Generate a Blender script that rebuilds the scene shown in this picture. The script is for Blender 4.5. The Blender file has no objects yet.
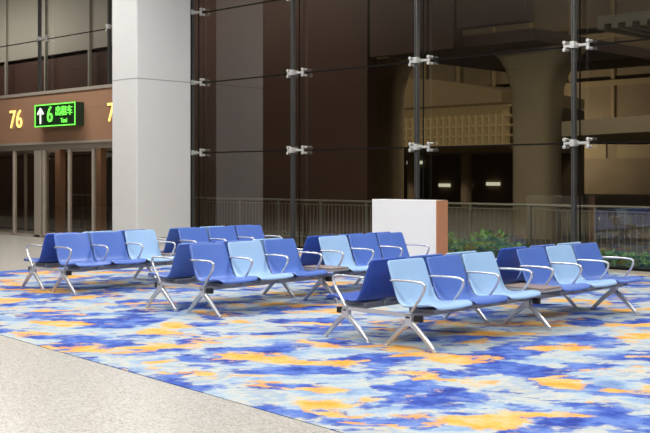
import bpy, bmesh, math, random
from mathutils import Vector, Matrix
random.seed(7)
scene = bpy.context.scene
try:
    scene.view_settings.view_transform = 'Standard'
    scene.view_settings.look = 'None'
except Exception:
    pass

# ---------------------------------------------------------------- materials
def lin(c):
    r = []
    for v in c:
        v = v / 255.0
        r.append(v / 12.92 if v <= 0.04045 else ((v + 0.055) / 1.055) ** 2.4)
    return (r[0], r[1], r[2], 1.0)

def new_mat(name):
    m = bpy.data.materials.new(name)
    m.use_nodes = True
    nt = m.node_tree
    b = nt.nodes.get('Principled BSDF')
    return m, nt, b

def simple(name, rgb, rough=0.5, metal=0.0, var=0.06, scale=8.0, emis=None, es=0.0, spec=0.5):
    m, nt, b = new_mat(name)
    tc = nt.nodes.new('ShaderNodeTexCoord')
    n = nt.nodes.new('ShaderNodeTexNoise')
    n.inputs['Scale'].default_value = scale
    n.inputs['Detail'].default_value = 4
    nt.links.new(tc.outputs['Object'], n.inputs['Vector'])
    mx = nt.nodes.new('ShaderNodeMix'); mx.data_type = 'RGBA'
    c = lin(rgb)
    mx.inputs['A'].default_value = tuple([v * (1 - var) for v in c[:3]] + [1])
    mx.inputs['B'].default_value = tuple([min(1, v * (1 + var)) for v in c[:3]] + [1])
    nt.links.new(n.outputs['Fac'], mx.inputs['Factor'])
    nt.links.new(mx.outputs['Result'], b.inputs['Base Color'])
    b.inputs['Roughness'].default_value = rough
    b.inputs['Metallic'].default_value = metal
    b.inputs['Specular IOR Level'].default_value = spec
    if emis:
        b.inputs['Emission Color'].default_value = lin(emis)
        b.inputs['Emission Strength'].default_value = es
    return m

M = {}
M['blue'] = simple('seat_blue', (82, 114, 190), 0.32, scale=3)
M['light'] = simple('seat_light_blue', (154, 188, 224), 0.32, scale=3)
M['deep'] = simple('seat_deep_blue', (56, 88, 178), 0.32, scale=3)
M['alu'] = simple('cast_aluminium', (210, 211, 213), 0.26, 0.6)
M['alu_dark'] = simple('grey_beam', (158, 160, 164), 0.4, 0.2)
M['black'] = simple('black_plastic', (22, 22, 24), 0.4)
M['wood'] = simple('table_laminate', (140, 122, 114), 0.4, scale=20)
M['steel'] = simple('dark_steel', (84, 84, 82), 0.4, 0.4)
M['silver'] = simple('stainless', (205, 205, 200), 0.35, 0.35)
M['column'] = simple('column_white_panel', (214, 214, 213), 0.5, var=0.03, scale=2)
M['joint'] = simple('dark_joint', (20, 19, 18), 0.9, spec=0.1)
M['cjoint'] = simple('panel_joint', (130, 130, 128), 0.8)
M['gate'] = simple('gate_bronze_panel', (152, 116, 92), 0.35, var=0.08, scale=1.2)
M['gate_trim'] = simple('gate_trim_metal', (172, 160, 146), 0.35, 0.3)
M['white'] = simple('white_laminate', (236, 236, 234), 0.45, var=0.02)
M['boxside'] = simple('orange_brown_laminate', (200, 140, 102), 0.45)
M['brownwall'] = simple('brown_cladding', (78, 52, 42), 0.7, var=0.15, scale=0.8)
M['ceil'] = simple('ceiling_white', (200, 198, 192), 0.8)
M['asphalt'] = simple('asphalt', (84, 82, 68), 0.8, var=0.25, scale=3)
M['concrete'] = simple('pier_concrete', (156, 138, 112), 0.8, var=0.15, scale=1.5)
M['deck'] = simple('deck_concrete', (155, 146, 128), 0.8, var=0.15)
M['rail'] = simple('galvanised_rail', (142, 136, 124), 0.45, 0.3)
M['leaf'] = simple('leaf_green', (104, 164, 66), 0.6, var=0.5, scale=6)
M['farwall'] = simple('far_building', (116, 102, 80), 0.8, var=0.2, scale=0.5)
M['greywall'] = simple('grey_cladding', (170, 166, 158), 0.6, var=0.1, scale=0.5)
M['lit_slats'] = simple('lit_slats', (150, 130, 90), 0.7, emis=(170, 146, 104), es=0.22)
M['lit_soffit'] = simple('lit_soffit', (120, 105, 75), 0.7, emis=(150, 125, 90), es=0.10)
M['lit_win'] = simple('lit_window', (220, 220, 210), 0.6, emis=(235, 230, 205), es=0.9)
M['num'] = simple('number_yellow', (250, 215, 120), 0.5, emis=(255, 214, 120), es=1.2)
M['sign_g'] = simple('sign_green', (90, 220, 60), 0.5, emis=(120, 235, 90), es=1.0)
M['sign_w'] = simple('sign_white', (240, 240, 230), 0.5, emis=(240, 250, 230), es=1.0)
M['sign_b'] = simple('sign_black', (24, 44, 26), 0.4)

def glass_mat(name, tint, ior, dark=1.0):
    m = bpy.data.materials.new(name); m.use_nodes = True
    nt = m.node_tree; nt.nodes.clear()
    o = nt.nodes.new('ShaderNodeOutputMaterial')
    t = nt.nodes.new('ShaderNodeBsdfTransparent'); t.inputs['Color'].default_value = tint
    g = nt.nodes.new('ShaderNodeBsdfGlossy'); g.inputs['Roughness'].default_value = 0.0
    g.inputs['Color'].default_value = (1, 0.98, 0.95, 1)
    f = nt.nodes.new('ShaderNodeFresnel')
    geo = nt.nodes.new('ShaderNodeNewGeometry')   # thin pane: same reflectance from both sides
    mr = nt.nodes.new('ShaderNodeMapRange')
    mr.inputs['To Min'].default_value = ior; mr.inputs['To Max'].default_value = 1.0 / ior
    nt.links.new(geo.outputs['Backfacing'], mr.inputs['Value'])
    nt.links.new(mr.outputs[0], f.inputs['IOR'])
    mx = nt.nodes.new('ShaderNodeMixShader')
    nt.links.new(f.outputs[0], mx.inputs[0]); nt.links.new(t.outputs[0], mx.inputs[1])
    nt.links.new(g.outputs[0], mx.inputs[2]); nt.links.new(mx.outputs[0], o.inputs[0])
    return m
M['glass'] = glass_mat('curtain_glass', (0.72, 0.73, 0.67, 1), 1.85)
M['doorglass'] = glass_mat('door_glass', (0.7, 0.68, 0.64, 1), 1.7)

# carpet
def carpet_mat():
    m, nt, b = new_mat('carpet_watercolour')
    L = nt.links
    tc = nt.nodes.new('ShaderNodeTexCoord')
    def mapping(loc, scale, rot=44):
        r = nt.nodes.new('ShaderNodeMapping')
        r.inputs['Rotation'].default_value = (0, 0, math.radians(-rot))
        L.new(tc.outputs['Object'], r.inputs['Vector'])
        mp = nt.nodes.new('ShaderNodeMapping')
        mp.inputs['Location'].default_value = loc
        mp.inputs['Scale'].default_value = scale
        L.new(r.outputs[0], mp.inputs['Vector']); return mp
    def noise(loc, scl, scale, detail, rough, dist):
        mp = mapping(loc, scl)
        n = nt.nodes.new('ShaderNodeTexNoise')
        n.inputs['Scale'].default_value = scale; n.inputs['Detail'].default_value = detail
        n.inputs['Roughness'].default_value = rough; n.inputs['Distortion'].default_value = dist
        L.new(mp.outputs[0], n.inputs['Vector']); return n.outputs['Fac']
    def ramp(fac, stops, interp='LINEAR'):
        r = nt.nodes.new('ShaderNodeValToRGB'); cr = r.color_ramp; cr.interpolation = interp
        while len(cr.elements) < len(stops): cr.elements.new(0.5)
        for e, (p, c) in zip(cr.elements, stops):
            e.position = p; e.color = c
        L.new(fac, r.inputs[0]); return r.outputs[0]
    def mix(f, a, bb):
        x = nt.nodes.new('ShaderNodeMix'); x.data_type = 'RGBA'
        L.new(f, x.inputs['Factor']); L.new(a, x.inputs['A']); L.new(bb, x.inputs['B']); return x.outputs['Result']
    K = lambda v: (v, v, v, 1)
    base = ramp(noise((3, 1, 0), (0.9, 1.1, 1), 1.7, 6, 0.6, 0.2),
                [(0.30, lin((104, 132, 178))), (0.40, lin((136, 160, 190))), (0.47, lin((164, 180, 192))), (0.53, lin((186, 187, 178))),
                 (0.58, lin((148, 166, 186))), (0.66, lin((184, 182, 168)))])
    bluec = ramp(noise((9, 4, 0), (1, 1, 1), 3.0, 6, 0.65, 0.1),
                 [(0.38, lin((46, 62, 142))), (0.48, lin((64, 90, 172))), (0.60, lin((98, 126, 190)))])
    bluem = ramp(noise((1.5, 7, 0), (0.8, 1.1, 1), 1.6, 7, 0.61, 0.2),
                 [(0.495, K(0)), (0.512, K(0.7)), (0.55, K(1))])
    c1 = mix(bluem, base, bluec)
    orc = ramp(noise((5, 2, 0), (1, 1, 1), 4.0, 5, 0.6, 0.1),
               [(0.38, lin((222, 154, 60))), (0.5, lin((222, 170, 88))), (0.62, lin((204, 180, 134)))])
    orm = ramp(noise((11.2, 3.3, 0), (0.8, 1.15, 1), 1.55, 7, 0.63, 0.2),
               [(0.548, K(0)), (0.565, K(0.75)), (0.61, K(1))])
    c2 = mix(orm, c1, orc)
    fine = ramp(noise((0, 0, 0), (1, 1, 1), 60, 3, 0.7, 0), [(0.3, K(0.82)), (0.7, K(1.04))])
    mm = nt.nodes.new('ShaderNodeMix'); mm.data_type = 'RGBA'; mm.blend_type = 'MULTIPLY'
    mm.inputs['Factor'].default_value = 1
    L.new(c2, mm.inputs['A']); L.new(fine, mm.inputs['B'])
    L.new(mm.outputs['Result'], b.inputs['Base Color'])
    b.inputs['Roughness'].default_value = 0.95
    b.inputs['Specular IOR Level'].default_value = 0.1
    return m
M['carpet'] = carpet_mat()

def terrazzo_mat():
    m, nt, b = new_mat('terrazzo')
    L = nt.links
    tc = nt.nodes.new('ShaderNodeTexCoord')
    v = nt.nodes.new('ShaderNodeTexVoronoi'); v.inputs['Scale'].default_value = 75
    L.new(tc.outputs['Object'], v.inputs['Vector'])
    r = nt.nodes.new('ShaderNodeValToRGB'); cr = r.color_ramp
    while len(cr.elements) < 4: cr.elements.new(0.5)
    for e, (p, c) in zip(cr.elements, [(0.0, lin((128, 122, 112))), (0.2, lin((166, 161, 152))), (0.6, lin((180, 175, 166))), (1, lin((200, 196, 189)))]):
        e.position = p; e.color = c
    sep = nt.nodes.new('ShaderNodeSeparateColor')
    L.new(v.outputs['Color'], sep.inputs[0]); L.new(sep.outputs[0], r.inputs[0])
    L.new(r.outputs[0], b.inputs['Base Color'])
    b.inputs['Roughness'].default_value = 0.28
    return m
M['terrazzo'] = terrazzo_mat()

# ---------------------------------------------------------------- mesh builder
class MB:
    def __init__(s): s.bm = bmesh.new()
    def box(s, c, size, rot=None):
        mat = Matrix.Translation(Vector(c))
        if rot: mat = mat @ Matrix.Rotation(rot[1], 4, rot[0])
        mat = mat @ Matrix.Diagonal((size[0], size[1], size[2], 1))
        bmesh.ops.create_cube(s.bm, size=1.0, matrix=mat)
    def box2(s, a, b):
        s.box([(a[i] + b[i]) / 2 for i in range(3)], [abs(b[i] - a[i]) for i in range(3)])
    def cyl(s, c, r, h, axis='Z', seg=16, r2=None):
        mat = Matrix.Translation(Vector(c))
        if axis == 'X': mat = mat @ Matrix.Rotation(math.pi / 2, 4, 'Y')
        if axis == 'Y': mat = mat @ Matrix.Rotation(math.pi / 2, 4, 'X')
        bmesh.ops.create_cone(s.bm, cap_ends=True, segments=seg, radius1=r, radius2=r if r2 is None else r2, depth=h, matrix=mat)
    def tube(s, pts, rad, seg=8, side=Vector((0, 1, 0)), flat=1.0):
        pts = [Vector(p) for p in pts]
        rings = []
        n = len(pts)
        for i, p in enumerate(pts):
            t = (pts[min(i + 1, n - 1)] - pts[max(i - 1, 0)]).normalized()
            u = side - t * side.dot(t)
            u.normalize(); w = t.cross(u)
            r = rad[i] if isinstance(rad, (list, tuple)) else rad
            rings.append([s.bm.verts.new(p + u * r * flat * math.cos(2 * math.pi * k / seg) + w * r * math.sin(2 * math.pi * k / seg)) for k in range(seg)])
        for i in range(n - 1):
            for k in range(seg):
                s.bm.faces.new((rings[i][k], rings[i][(k + 1) % seg], rings[i + 1][(k + 1) % seg], rings[i + 1][k]))
        s.bm.faces.new(rings[0][::-1]); s.bm.faces.new(rings[-1])
    def obj(s, name, mat, parent=None, smooth=False, bevel=0, loc=None):
        bmesh.ops.recalc_face_normals(s.bm, faces=s.bm.faces)
        me = bpy.data.meshes.new(name); s.bm.to_mesh(me); s.bm.free()
        o = bpy.data.objects.new(name, me); scene.collection.objects.link(o)
        me.materials.append(mat)
        if smooth:
            for p in me.polygons: p.use_smooth = True
        if bevel:
            md = o.modifiers.new('bevel', 'BEVEL'); md.width = bevel; md.segments = 2; md.limit_method = 'ANGLE'
        if parent: o.parent = parent
        if loc: o.location = loc
        return o

def empty(name, loc=(0, 0, 0)):
    e = bpy.data.objects.new(name, None); scene.collection.objects.link(e)
    e.location = loc; e.empty_display_size = 0.2
    return e

def curve(pts, n=6):
    P = [Vector(p) for p in pts]; out = []
    for i in range(len(P) - 1):
        p0 = P[max(i - 1, 0)]; p1 = P[i]; p2 = P[i + 1]; p3 = P[min(i + 2, len(P) - 1)]
        for k in range(n):
            t = k / n
            out.append(0.5 * ((2 * p1) + (-p0 + p2) * t + (2 * p0 - 5 * p1 + 4 * p2 - p3) * t * t + (-p0 + 3 * p1 - 3 * p2 + p3) * t ** 3))
    out.append(P[-1]); return out

# ---------------------------------------------------------------- room shell
GY = 16.6      # glass plane
PY = 16.4      # post plane
b = MB(); b.box2((-48, -14, -0.1), (10, GY + 0.1, 0)); b.obj('floor', M['terrazzo'])
b = MB(); b.box2((-48, -14, 7.4), (10, GY + 0.1, 7.6)); b.obj('ceiling', M['ceil'])
b = MB(); b.box2((-48, -14.2, 0), (10, -14, 7.4)); b.obj('wall_back', M['brownwall'])
b = MB(); b.box2((-48.2, -14, 0), (-48, GY, 7.4)); b.obj('wall_left', M['brownwall'])

# carpet
outline = [(-16.3, 6.25), (-13, 5.8), (-9.83, 5.38), (-7.2, 5.1), (-4.48, 4.80), (-1, 4.5), (4, 4.2), (4, 16.0), (-16.3, 16.0)]
bm = bmesh.new()
top = [bm.verts.new((x, y, 0.006)) for x, y in outline]
bot = [bm.verts.new((x, y, 0.0005)) for x, y in outline]
bm.faces.new(top); bm.faces.new(bot[::-1])
for i in range(len(top)):
    j = (i + 1) % len(top); bm.faces.new((bot[i], bot[j], top[j], top[i]))
mb = MB(); mb.bm.free(); mb.bm = bm; mb.obj('carpet', M['carpet'])

# curtain wall
posts = [0.92, -2.63, -6.18, -9.73, -13.28, -16.83, -20.38, -23.93, -27.48, -31.0]
ZT = [0.47, 2.20, 3.93, 5.66, 7.39]
wi = 1
for i in range(len(posts) - 1):
    x1, x0 = posts[i], posts[i + 1]
    zs = [0.02] + ZT[1:]
    mbp = MB()
    for k in range(len(zs) - 1):
        za, zb = zs[k] + 0.012, zs[k + 1] - 0.012
        vs = [mbp.bm.verts.new(v) for v in ((x0 + 0.012, GY, za), (x1 - 0.012, GY, za), (x1 - 0.012, GY, zb), (x0 + 0.012, GY, zb))]
        mbp.bm.faces.new(vs)
    mbp.obj('window_%d' % wi, M['glass']); wi += 1
b = MB()
for z in ZT[1:]: b.box2((-31, GY - 0.006, z - 0.014), (1, GY + 0.006, z + 0.014))
for x in posts: b.box2((x - 0.013, GY - 0.006, 0), (x + 0.013, GY + 0.006, 7.4))
b.box2((-31, GY - 0.04, 0), (1, GY + 0.04, 0.035))
b.obj('trim_1', M['joint'])
for x in posts:
    p = empty('curtain_wall_post', (x, PY, 0))
    b = MB(); b.box2((-0.032, -0.045, 0), (-0.018, 0.045, 7.4)); b.box2((0.018, -0.045, 0), (0.032, 0.045, 7.4)); b.box2((-0.018, -0.03, 0), (0.018, 0.03, 7.4))
    b.obj('fin', M['steel'], p)
    b = MB()
    for z in ZT[1:-1]:
        b.cyl((0, 0.03, z), 0.05, 0.20, 'Y', 14)
        b.box((0, 0.08, z), (0.50, 0.035, 0.05))
        for sx in (-1, 1):
            b.box((sx * 0.235, 0.08, z), (0.035, 0.04, 0.16))
            for sz in (-1, 1):
                b.cyl((sx * 0.235, 0.13, z + sz * 0.065), 0.03, 0.12, 'Y', 12)
                b.cyl((sx * 0.235, 0.06, z + sz * 0.065), 0.034, 0.03, 'Y', 12)
        b.box((0, -0.03, z), (0.09, 0.10, 0.12))
    b.obj('spider_fittings', M['silver'], p, bevel=0.006)

# structural column
col = empty('column', (0, 0, 0))
b = MB(); b.box2((-21.2, 14.6, 0), (-20.2, 16.2, 7.4)); b.obj('shaft', M['column'], col, bevel=0.02)
b = MB()
for z in (0.15, 3.9): b.box2((-21.203, 14.597, z), (-20.197, 16.203, z + 0.015))
b.obj('joints', M['cjoint'], col)

# ---------------------------------------------------------------- gate portal
gate = empty('door_1', (0, 0, 0))
b = MB()
b.box2((-31, 14.8, 2.5), (-21.25, 16.3, 3.80))
b.obj('header', M['gate'], gate)
b = MB()
b.box2((-31, 14.77, 3.78), (-21.25, 16.3, 3.86))
b.box2((-31, 14.76, 2.46), (-21.25, 14.9, 2.52))
for z in (3.35,): b.box2((-31, 14.795, z), (-21.25, 14.8, z + 0.006))
b.obj('header_trim', M['gate_trim'], gate)
b = MB()
b.box2((-31, 14.84, 2.32), (-21.25, 14.98, 2.46))
for x, w in ((-21.35, .12), (-22.4, .06), (-23.49, .06), (-24.7, .07), (-25.0, .30), (-26.24, .07), (-27.5, .1), (-29, .1)):
    b.box2((x - w / 2, 14.84, 0), (x + w / 2, 14.94, 2.34))
b.box2((-31, 14.84, 0), (-21.25, 14.94, 0.06))
# inner frames of the vestibule
b.box2((-31, 16.2, 2.30), (-21.25, 16.28, 2.46))
for x in (-22.0, -23.2, -24.4, -25.6, -26.8, -28): b.box2((x - .03, 16.2, 0), (x + .03, 16.28, 2.34))
b.obj('frames', M['gate_trim'], gate, bevel=0.005)
b = MB()
b.bm.faces.new([b.bm.verts.new(q) for q in ((-31, 14.88, 0.06), (-21.3, 14.88, 0.06), (-21.3, 14.88, 2.32), (-31, 14.88, 2.32))])
b.obj('door_glass', M['doorglass'], gate)
b = MB()
b.box2((-24.0, 16.0, 0.0), (-23.75, 16.18, 2.46)); b.box2((-26.0, 16.0, 0.0), (-25.75, 16.18, 2.46))
b.obj('vestibule_pilasters', M['gate'], gate)

def text(name, body, x, z, size, mat, parent, y=14.78):
    c = bpy.data.curves.new(name, 'FONT'); c.body = body; c.size = size; c.extrude = 0.01
    c.align_x = 'CENTER'; c.align_y = 'CENTER'
    o = bpy.data.objects.new(name, c); scene.collection.objects.link(o)
    o.location = (x, y, z); o.rotation_euler = (math.pi / 2, 0, 0)
    c.materials.append(mat); o.parent = parent
    return o
text('number_1', '76', -26.0, 3.15, 0.70, M['num'], gate)
text('number_2', '76', -21.35, 3.15, 0.66, M['num'], gate)
sg = empty('exit_direction_sign', (0, 0, 0))
b = MB(); b.box2((-24.62, 14.55, 2.9), (-22.70, 14.80, 3.48)); b.obj('sign_box', M['sign_b'], sg, bevel=0.01)
b = MB()
b.box2((-24.62, 14.54, 2.9), (-22.70, 14.548, 2.93)); b.box2((-24.62, 14.54, 3.45), (-22.70, 14.548, 3.48))
b.box2((-24.62, 14.54, 2.9), (-24.58, 14.548, 3.48)); b.box2((-22.74, 14.54, 2.9), (-22.70, 14.548, 3.48))
b.obj('sign_border', M['sign_g'], sg)
b = MB(); b.box2((-24.36, 14.535, 2.98), (-24.31, 14.548, 3.36))
b.box((-24.40, 14.54, 3.30), (0.2, 0.012, 0.05), ('Y', math.radians(-45))); b.box((-24.27, 14.54, 3.30), (0.2, 0.012, 0.05), ('Y', math.radians(45)))
b.obj('arrow', M['sign_w'], sg)
text('pictogram', '6', -23.88, 3.19, 0.58, M['sign_g'], sg, 14.54)
text('sign_text', '出租车', -23.22, 3.26, 0.27, M['sign_g'], sg, 14.54)
text('sign_text_en', 'Taxi', -23.22, 3.03, 0.17, M['sign_g'], sg, 14.54)

# ---------------------------------------------------------------- benches
PROF = [(.085, .80), (.095, .785), (.128, .70), (.166, .61), (.204, .52), (.240, .445), (.28, .395), (.34, .375), (.45, .385), (.56, .405), (.64, .412), (.69, .40), (.712, .372)]
HALF = [.262, .277, .281, .284, .286, .288, .289, .289, .289, .288, .286, .282, .27]
def seat_shell(parent, name, y, side, mat):
    bm = bmesh.new(); rows = []
    nx = 8
    for (d, z), h in zip(PROF, HALF):
        row = []
        for k in range(nx + 1):
            t = -1 + 2 * k / nx
            back = max(0, min(1, (z - 0.42) / 0.3))
            dd = d + 0.014 * t * t * back
            zz = z + (0.012 * t * t if d > 0.3 else 0)
            row.append(bm.verts.new((side * dd, y + t * h, zz)))
        rows.append(row)
    for i in range(len(rows) - 1):
        for k in range(nx):
            bm.faces.new((rows[i][k], rows[i + 1][k], rows[i + 1][k + 1], rows[i][k + 1]))
    mb = MB(); mb.bm.free(); mb.bm = bm
    o = mb.obj(name, mat, parent, smooth=True)
    s = o.modifiers.new('solid', 'SOLIDIFY'); s.thickness = 0.026; s.offset = 0
    s = o.modifiers.new('sub', 'SUBSURF'); s.levels = 1; s.render_levels = 2
    return o

PITCH = 0.59
def bench(loc, colors, farcolors):
    e = empty('airport_waiting_bench', loc)
    starts = [0.0, 2.17]
    idx = 1
    arms = MB(); br = MB()
    for g in range(2):
        for k in range(3):
            yc = starts[g] + PITCH * (k + 0.5)
            seat_shell(e, 'seat_%d' % idx, yc, 1, M[colors[g * 3 + k]]); idx += 1
            seat_shell(e, 'seat_%d' % idx, yc, -1, M[farcolors[g * 3 + k]]); idx += 1
            for sd in (1, -1):
                br.box((sd * .43, yc, .350), (.26, .30, .022))
                br.box((sd * .43, yc - .15, .342), (.30, .02, .04)); br.box((sd * .43, yc + .15, .342), (.30, .02, .04))
        for k in range(4):
            ya = starts[g] + PITCH * k
            for sd in (1, -1):
                pts = curve([(sd * .40, ya, .32), (sd * .46, ya, .40), (sd * .54, ya, .50), (sd * .575, ya, .575), (sd * .562, ya, .612), (sd * .50, ya, .625), (sd * .34, ya, .628), (sd * .17, ya, .622)], 4)
                arms.tube(pts, .012, 8, flat=1.4)
    arms.obj('armrests', M['alu'], e, smooth=True)
    for sd in (1, -1):
        br.box2((sd * .37, -0.03, .285), (sd * .43, 3.98, .335))
    br.obj('beams', M['alu_dark'], e, bevel=0.004)
    lg = MB()
    for ys in (0.0, 1.95, 3.80):
        for sd in (1, -1):
            lg.box((sd * .40, ys, .26), (.08, .06, .09))
            for dx in (1, -1):
                pts = curve([(sd * .40, ys, .245), (sd * (.40 + dx * .07), ys, .205), (sd * (.40 + dx * .17), ys, .12), (sd * (.40 + dx * .26), ys, .035), (sd * (.40 + dx * .29), ys, .022)], 4)
                n = len(pts)
                lg.tube(pts, [.034 - .016 * i / (n - 1) for i in range(n)], 8, flat=0.9)
                lg.cyl((sd * (.40 + dx * .285), ys, .008), .028, .016)
        lg.box((0, ys, .31), (.8, .03, .035))
    lg.obj('legs', M['alu'], e, smooth=False, bevel=0.003)
    tb = MB()
    for sd in (1, -1): tb.box2((sd * .20, 1.80, .425), (sd * .70, 2.14, .445))
    tb.obj('side_tables', M['wood'], e, bevel=0.006)
    tb = MB()
    for sd in (1, -1):
        tb.box2((sd * .195, 1.795, .40), (sd * .705, 2.145, .425)); tb.box((sd * .40, 1.97, .37), (.08, .12, .07))
    tb.obj('table_frames', M['alu_dark'], e, bevel=0.004)
    pb = MB()
    for ys in (0.0, 1.97):
        for sd in (1, -1): pb.box((sd * .49, ys + .02, .285), (.08, .05, .06))
    pb.obj('power_sockets', M['black'], e, bevel=0.006)
    return e
ZB = 0.0065
bench((-6.60, 7.55, ZB), ['light', 'blue', 'light', 'blue', 'light', 'blue'], ['deep', 'blue', 'light', 'deep', 'blue', 'light'])
bench((-9.83, 7.75, ZB), ['blue', 'light', 'blue', 'light', 'blue', 'blue'], ['blue', 'blue', 'light', 'deep', 'blue', 'blue'])
bench((-12.95, 7.86, ZB), ['blue', 'blue', 'light', 'blue', 'blue', 'blue'], ['deep', 'light', 'blue', 'blue', 'light', 'blue'])

# white counter partition
k = empty('information_counter', (0, 0, 0.0065))
b = MB(); b.box2((-12.36, 14.0, 0.0), (-10.93, 14.30, 1.2)); b.obj('panel', M['white'], k, bevel=0.006)
b = MB(); b.box2((-10.93, 14.0, 0.0), (-10.91, 14.30, 1.2)); b.obj('side_panel', M['boxside'], k)

# ---------------------------------------------------------------- outside
b = MB(); b.box2((-140, GY + 0.15, -0.12), (40, 120, -0.02)); b.obj('ground', M['asphalt'])
b = MB(); b.box2((-44, 22, -0.02), (-19.6, 22.4, 6.3)); b.box2((-30.4, 22, 6.3), (-19.6, 22.4, 13)); b.obj('reflection_wall', M['brownwall'])  # brown wall added outside, standing in for interior reflections in the glass
b = MB(); b.box2((-44, 21.8, 6.3), (-30.5, 22.4, 9)); 
for x in (-42, -39, -36, -33): b.box2((x - .05, 21.7, 3.6), (x + .05, 21.8, 9))
b.obj('wall_annex', M['greywall'])
b = MB(); b.box2((-19.5, 22.0, 4.95), (-16.6, 22.4, 9)); b.box2((-16.5, 22.0, 5.45), (-14.4, 22.4, 9)); b.box2((-19.5, 22.4, 5.0), (-14.4, 30, 5.3)); b.obj('reflection_canopy', M['brownwall'])  # added brown band and soffit, in place of reflections in the upper panes
# railing
b = MB()
b.tube([(-30, 18.5, 1.02), (2, 18.5, 1.02)], .028, 8, side=Vector((0, 0, 1)))
b.box2((-30, 18.48, .92), (2, 18.52, .94)); b.box2((-30, 18.48, .10), (2, 18.52, .13))
x = -30
i = 0
while x < 2:
    if i % 12 == 0: b.box2((x - .025, 18.47, -.02), (x + .025, 18.53, 1.02))
    else: b.box2((x - .009, 18.492, .12), (x + .009, 18.508, .93))
    x += .125; i += 1
b.obj('guard_railing', M['rail'])
# shrubs
b = MB()
for n in range(3000):
    x = random.uniform(-13.6, -8.0); y = random.uniform(16.95, 17.7)
    hmax = 0.40 + 0.14 * math.sin(x * 5) if x < -11.5 else 0.20
    z0 = random.uniform(-.02, hmax * 0.85)
    a = random.uniform(0, 6.28); Ln = random.uniform(.09, .19); w = Ln * .24
    d = Vector((math.cos(a), math.sin(a), random.uniform(.2, 1.4))).normalized() * Ln
    sdv = Vector((-math.sin(a), math.cos(a), 0)) * w
    p = Vector((x, y, z0))
    vs = [b.bm.verts.new(q) for q in (p, p + d * .5 + sdv, p + d, p + d * .5 - sdv)]
    b.bm.faces.new(vs)
for n in range(60):
    x = random.uniform(-13.6, -8); y = random.uniform(17, 17.65); b.cyl((x, y, .1), .006, .24, seg=5)
b.obj('shrub_bed', M['leaf'])
# flared piers
def pier(name, px, py, w0, top):
    b = MB(); prev = None
    for f, w, dp, sh in ((0, 1, .8, 0), (.62, 1, .8, 0), (.80, 1.1, .88, .05), (.90, 1.4, 1, .2), (.96, 1.8, 1.1, .4), (1, 2.2, 1.2, .6)):
        ring = []
        for kk in range(20):
            a = 2 * math.pi * kk / 20
            cx = math.copysign(abs(math.cos(a)) ** .6, math.cos(a)); sy = math.copysign(abs(math.sin(a)) ** .6, math.sin(a))
            ring.append(b.bm.verts.new((px + w0 * (w * cx + sh * .3), py + w0 * dp * sy, f * top - 0.02)))
        if prev:
            for kk in range(20): b.bm.faces.new((prev[kk], prev[(kk + 1) % 20], ring[(kk + 1) % 20], ring[kk]))
        prev = ring
    b.bm.faces.new(prev)
    return b.obj(name, M['concrete'], smooth=True)
pier('canopy_pier', -15.35, 24, .60, 4.98)
pier('canopy_pier', -25.6, 30, .5, 6.0)  # added pier standing in for a beige reflection in the glass
pier('canopy_pier', -4.5, 30, .6, 5.15)
# ribbed roof seen at right
b = MB()
b.box2((-13.0, 23, 5.3), (8, 40, 5.5))
for i in range(56): b.box2((-13.0 + i * .37, 23, 5.18), (-12.82 + i * .37, 40, 5.3))
b.obj('drop_off_canopy', M['deck'])
# curved viaduct
b = MB()
ring_prev = None
for i in range(35):
    a = math.radians(62 + i * 2)
    cx, cy, R = -8, 80, 34
    sec = [(R, 3.5), (R, 3.7), (R + 6.6, 3.7), (R + 6.6, 4.2), (R + 7, 4.2), (R + 7, 3.5), (R + 5, 3.2), (R + 2, 3.2)]
    rg = [b.bm.verts.new((cx - r * math.cos(a), cy - r * math.sin(a), z)) for r, z in sec]
    if ring_prev:
        for kk in range(len(sec)): b.bm.faces.new((ring_prev[kk], ring_prev[(kk + 1) % len(sec)], rg[(kk + 1) % len(sec)], rg[kk]))
    else: b.bm.faces.new(rg)
    ring_prev = rg
b.bm.faces.new(ring_prev)
for i in range(6):
    a = math.radians(68 + i * 12)
    b.cyl((-8 - 37.5 * math.cos(a), 80 - 37.5 * math.sin(a), 1.59), .6, 3.22)
b.obj('viaduct', M['deck'])
# far buildings with lit slats
fb = empty('terminal_building', (0, 0, 0))
b = MB(); b.box2((-130, 92, -.02), (-10, 100, 23)); b.obj('body', M['farwall'], fb)
b = MB()
for i in range(26):
    x = -128 + i * 4.6
    b.box2((x, 91.8, 3.4), (x + 3.4, 91.98, 5.2))
    b.box2((x - .6, 91.7, 5.9), (x - .3, 91.98, 23))
for z in (5.8, 10.4, 15, 19.6): b.box2((-130, 91.6, z), (-10, 91.98, z + .5))
b.obj('facade_frame', M['lit_soffit'], fb)
gb = empty('arrivals_gallery', (0, 0, 0))
b = MB()
x = -47
while x < -30.2:
    b.box2((x, 44.6, 3.2), (x + .10, 45.2, 5.2)); x += .42
for z in (3.2, 3.7, 4.2, 4.7, 5.2): b.box2((-47, 44.7, z), (-30.2, 45.2, z + .09))
b.obj('slat_gallery', M['lit_slats'], gb)
b = MB(); b.box2((-47, 45.4, 2.9), (-30.2, 52, 5.3)); b.box2((-47, 51, -.02), (-30.2, 52, 2.9)); b.obj('gallery_volume', M['farwall'], gb)
b = MB()
ring_prev = None
for i in range(17):
    t = -1 + i / 8
    x = -38.6 + t * 8.4; h = 5.9 + 1.1 * (1 - t * t)
    rg = [b.bm.verts.new(q) for q in ((x, 44.0, 5.35), (x, 44.0, h), (x, 52, h), (x, 52, 5.35))]
    if ring_prev:
        for kk in range(4): b.bm.faces.new((ring_prev[kk], ring_prev[(kk + 1) % 4], rg[(kk + 1) % 4], rg[kk]))
    else: b.bm.faces.new(rg)
    ring_prev = rg
b.bm.faces.new(ring_prev)
b.obj('curved_roof', M['lit_soffit'], gb)
b = MB()
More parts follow.
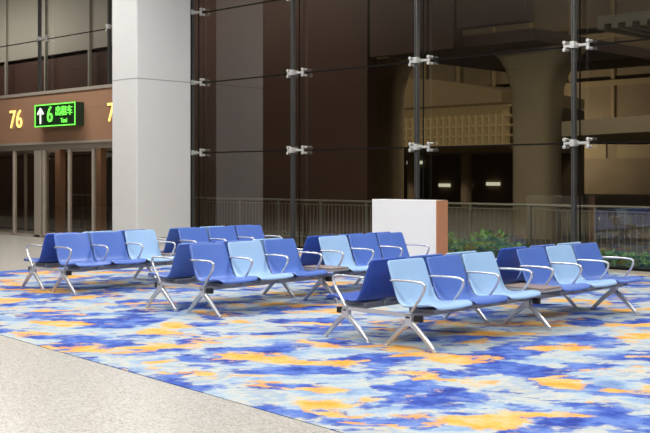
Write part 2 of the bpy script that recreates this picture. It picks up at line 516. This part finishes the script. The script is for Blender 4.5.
for i in range(5): b.cyl((-46 + i * 3.8, 47, 1.44), .3, 2.92)
b.obj('gallery_columns', M['concrete'], gb)
b = MB()
for (x, z, w) in ((-46, 2.35, 3.0), (-42, 2.4, 1.2), (-39.5, 1.0, .8), (-37.6, 1.0, .4), (-36, 1.1, .9), (-33, 2.2, .5)):
    b.box2((x, 50.85, z), (x + w, 50.99, z + .2))
b.obj('lit_windows', M['lit_win'], gb)

# ---------------------------------------------------------------- lights
def area(name, loc, sx, sy, power, color=(1, .985, .96), rot=(0, 0, 0)):
    l = bpy.data.lights.new(name, 'AREA'); l.shape = 'RECTANGLE'; l.size = sx; l.size_y = sy
    l.energy = power; l.color = color
    o = bpy.data.objects.new(name, l); scene.collection.objects.link(o); o.location = loc; o.rotation_euler = rot
for x, y in ((-24, 12.5), (-17, 5.5), (-17, 12), (-10, -2), (-10, 5), (-10, 12), (-3, -2), (-3, 5), (-3, 12), (4, -2), (4, 5), (4, 12)):
    area('ceiling_light', (x, y, 7.35), 3.5, 1.6, 350)
for x in (-40, -24, -8):
    area('outdoor_fill', (x, 36, 12), 2, 2, 850, (1, .84, .66))  # unseen lamps added to brighten the ground and structures outside
for x in (-80, -55, -30):
    area('facade_fill', (x, 84, 3), 6, 1, 1300, (1, .84, .66), (math.radians(130), 0, 0))  # unseen uplights added to brighten the far building's face
area('outdoor_fill', (-12, 20, 4.9), 8, .4, 90, (1, .9, .75))  # unseen strip added to brighten the shrubs
area('outdoor_fill', (-26, 19.5, 7.8), 12, .4, 170, (1, .85, .75), (math.radians(25), 0, 0))  # unseen strip added to light the brown wall
area('outdoor_fill', (-38, 19.0, 7.8), 8, .4, 240, (1, .92, .85), (math.radians(45), 0, 0))  # second unseen strip, added to light the grey annex
area('vestibule_fill', (-25, 15.6, 2.44), 6, .3, 22, (1, .9, .75))  # added lamp, unseen, to lift the dark doorway

w = bpy.data.worlds.new('world'); scene.world = w; w.use_nodes = True
w.node_tree.nodes['Background'].inputs[0].default_value = (0.03, 0.028, 0.03, 1)
w.node_tree.nodes['Background'].inputs[1].default_value = 1.0

# ---------------------------------------------------------------- camera
cam = bpy.data.cameras.new('camera'); co = bpy.data.objects.new('camera', cam); scene.collection.objects.link(co)
co.location = (0, 0, 1.6); co.rotation_euler = (math.pi / 2, 0, math.radians(44))
cam.lens = 1052 / 650 * 36; cam.sensor_width = 36; cam.shift_y = -39.5 / 650
cam.clip_end = 300
scene.camera = co
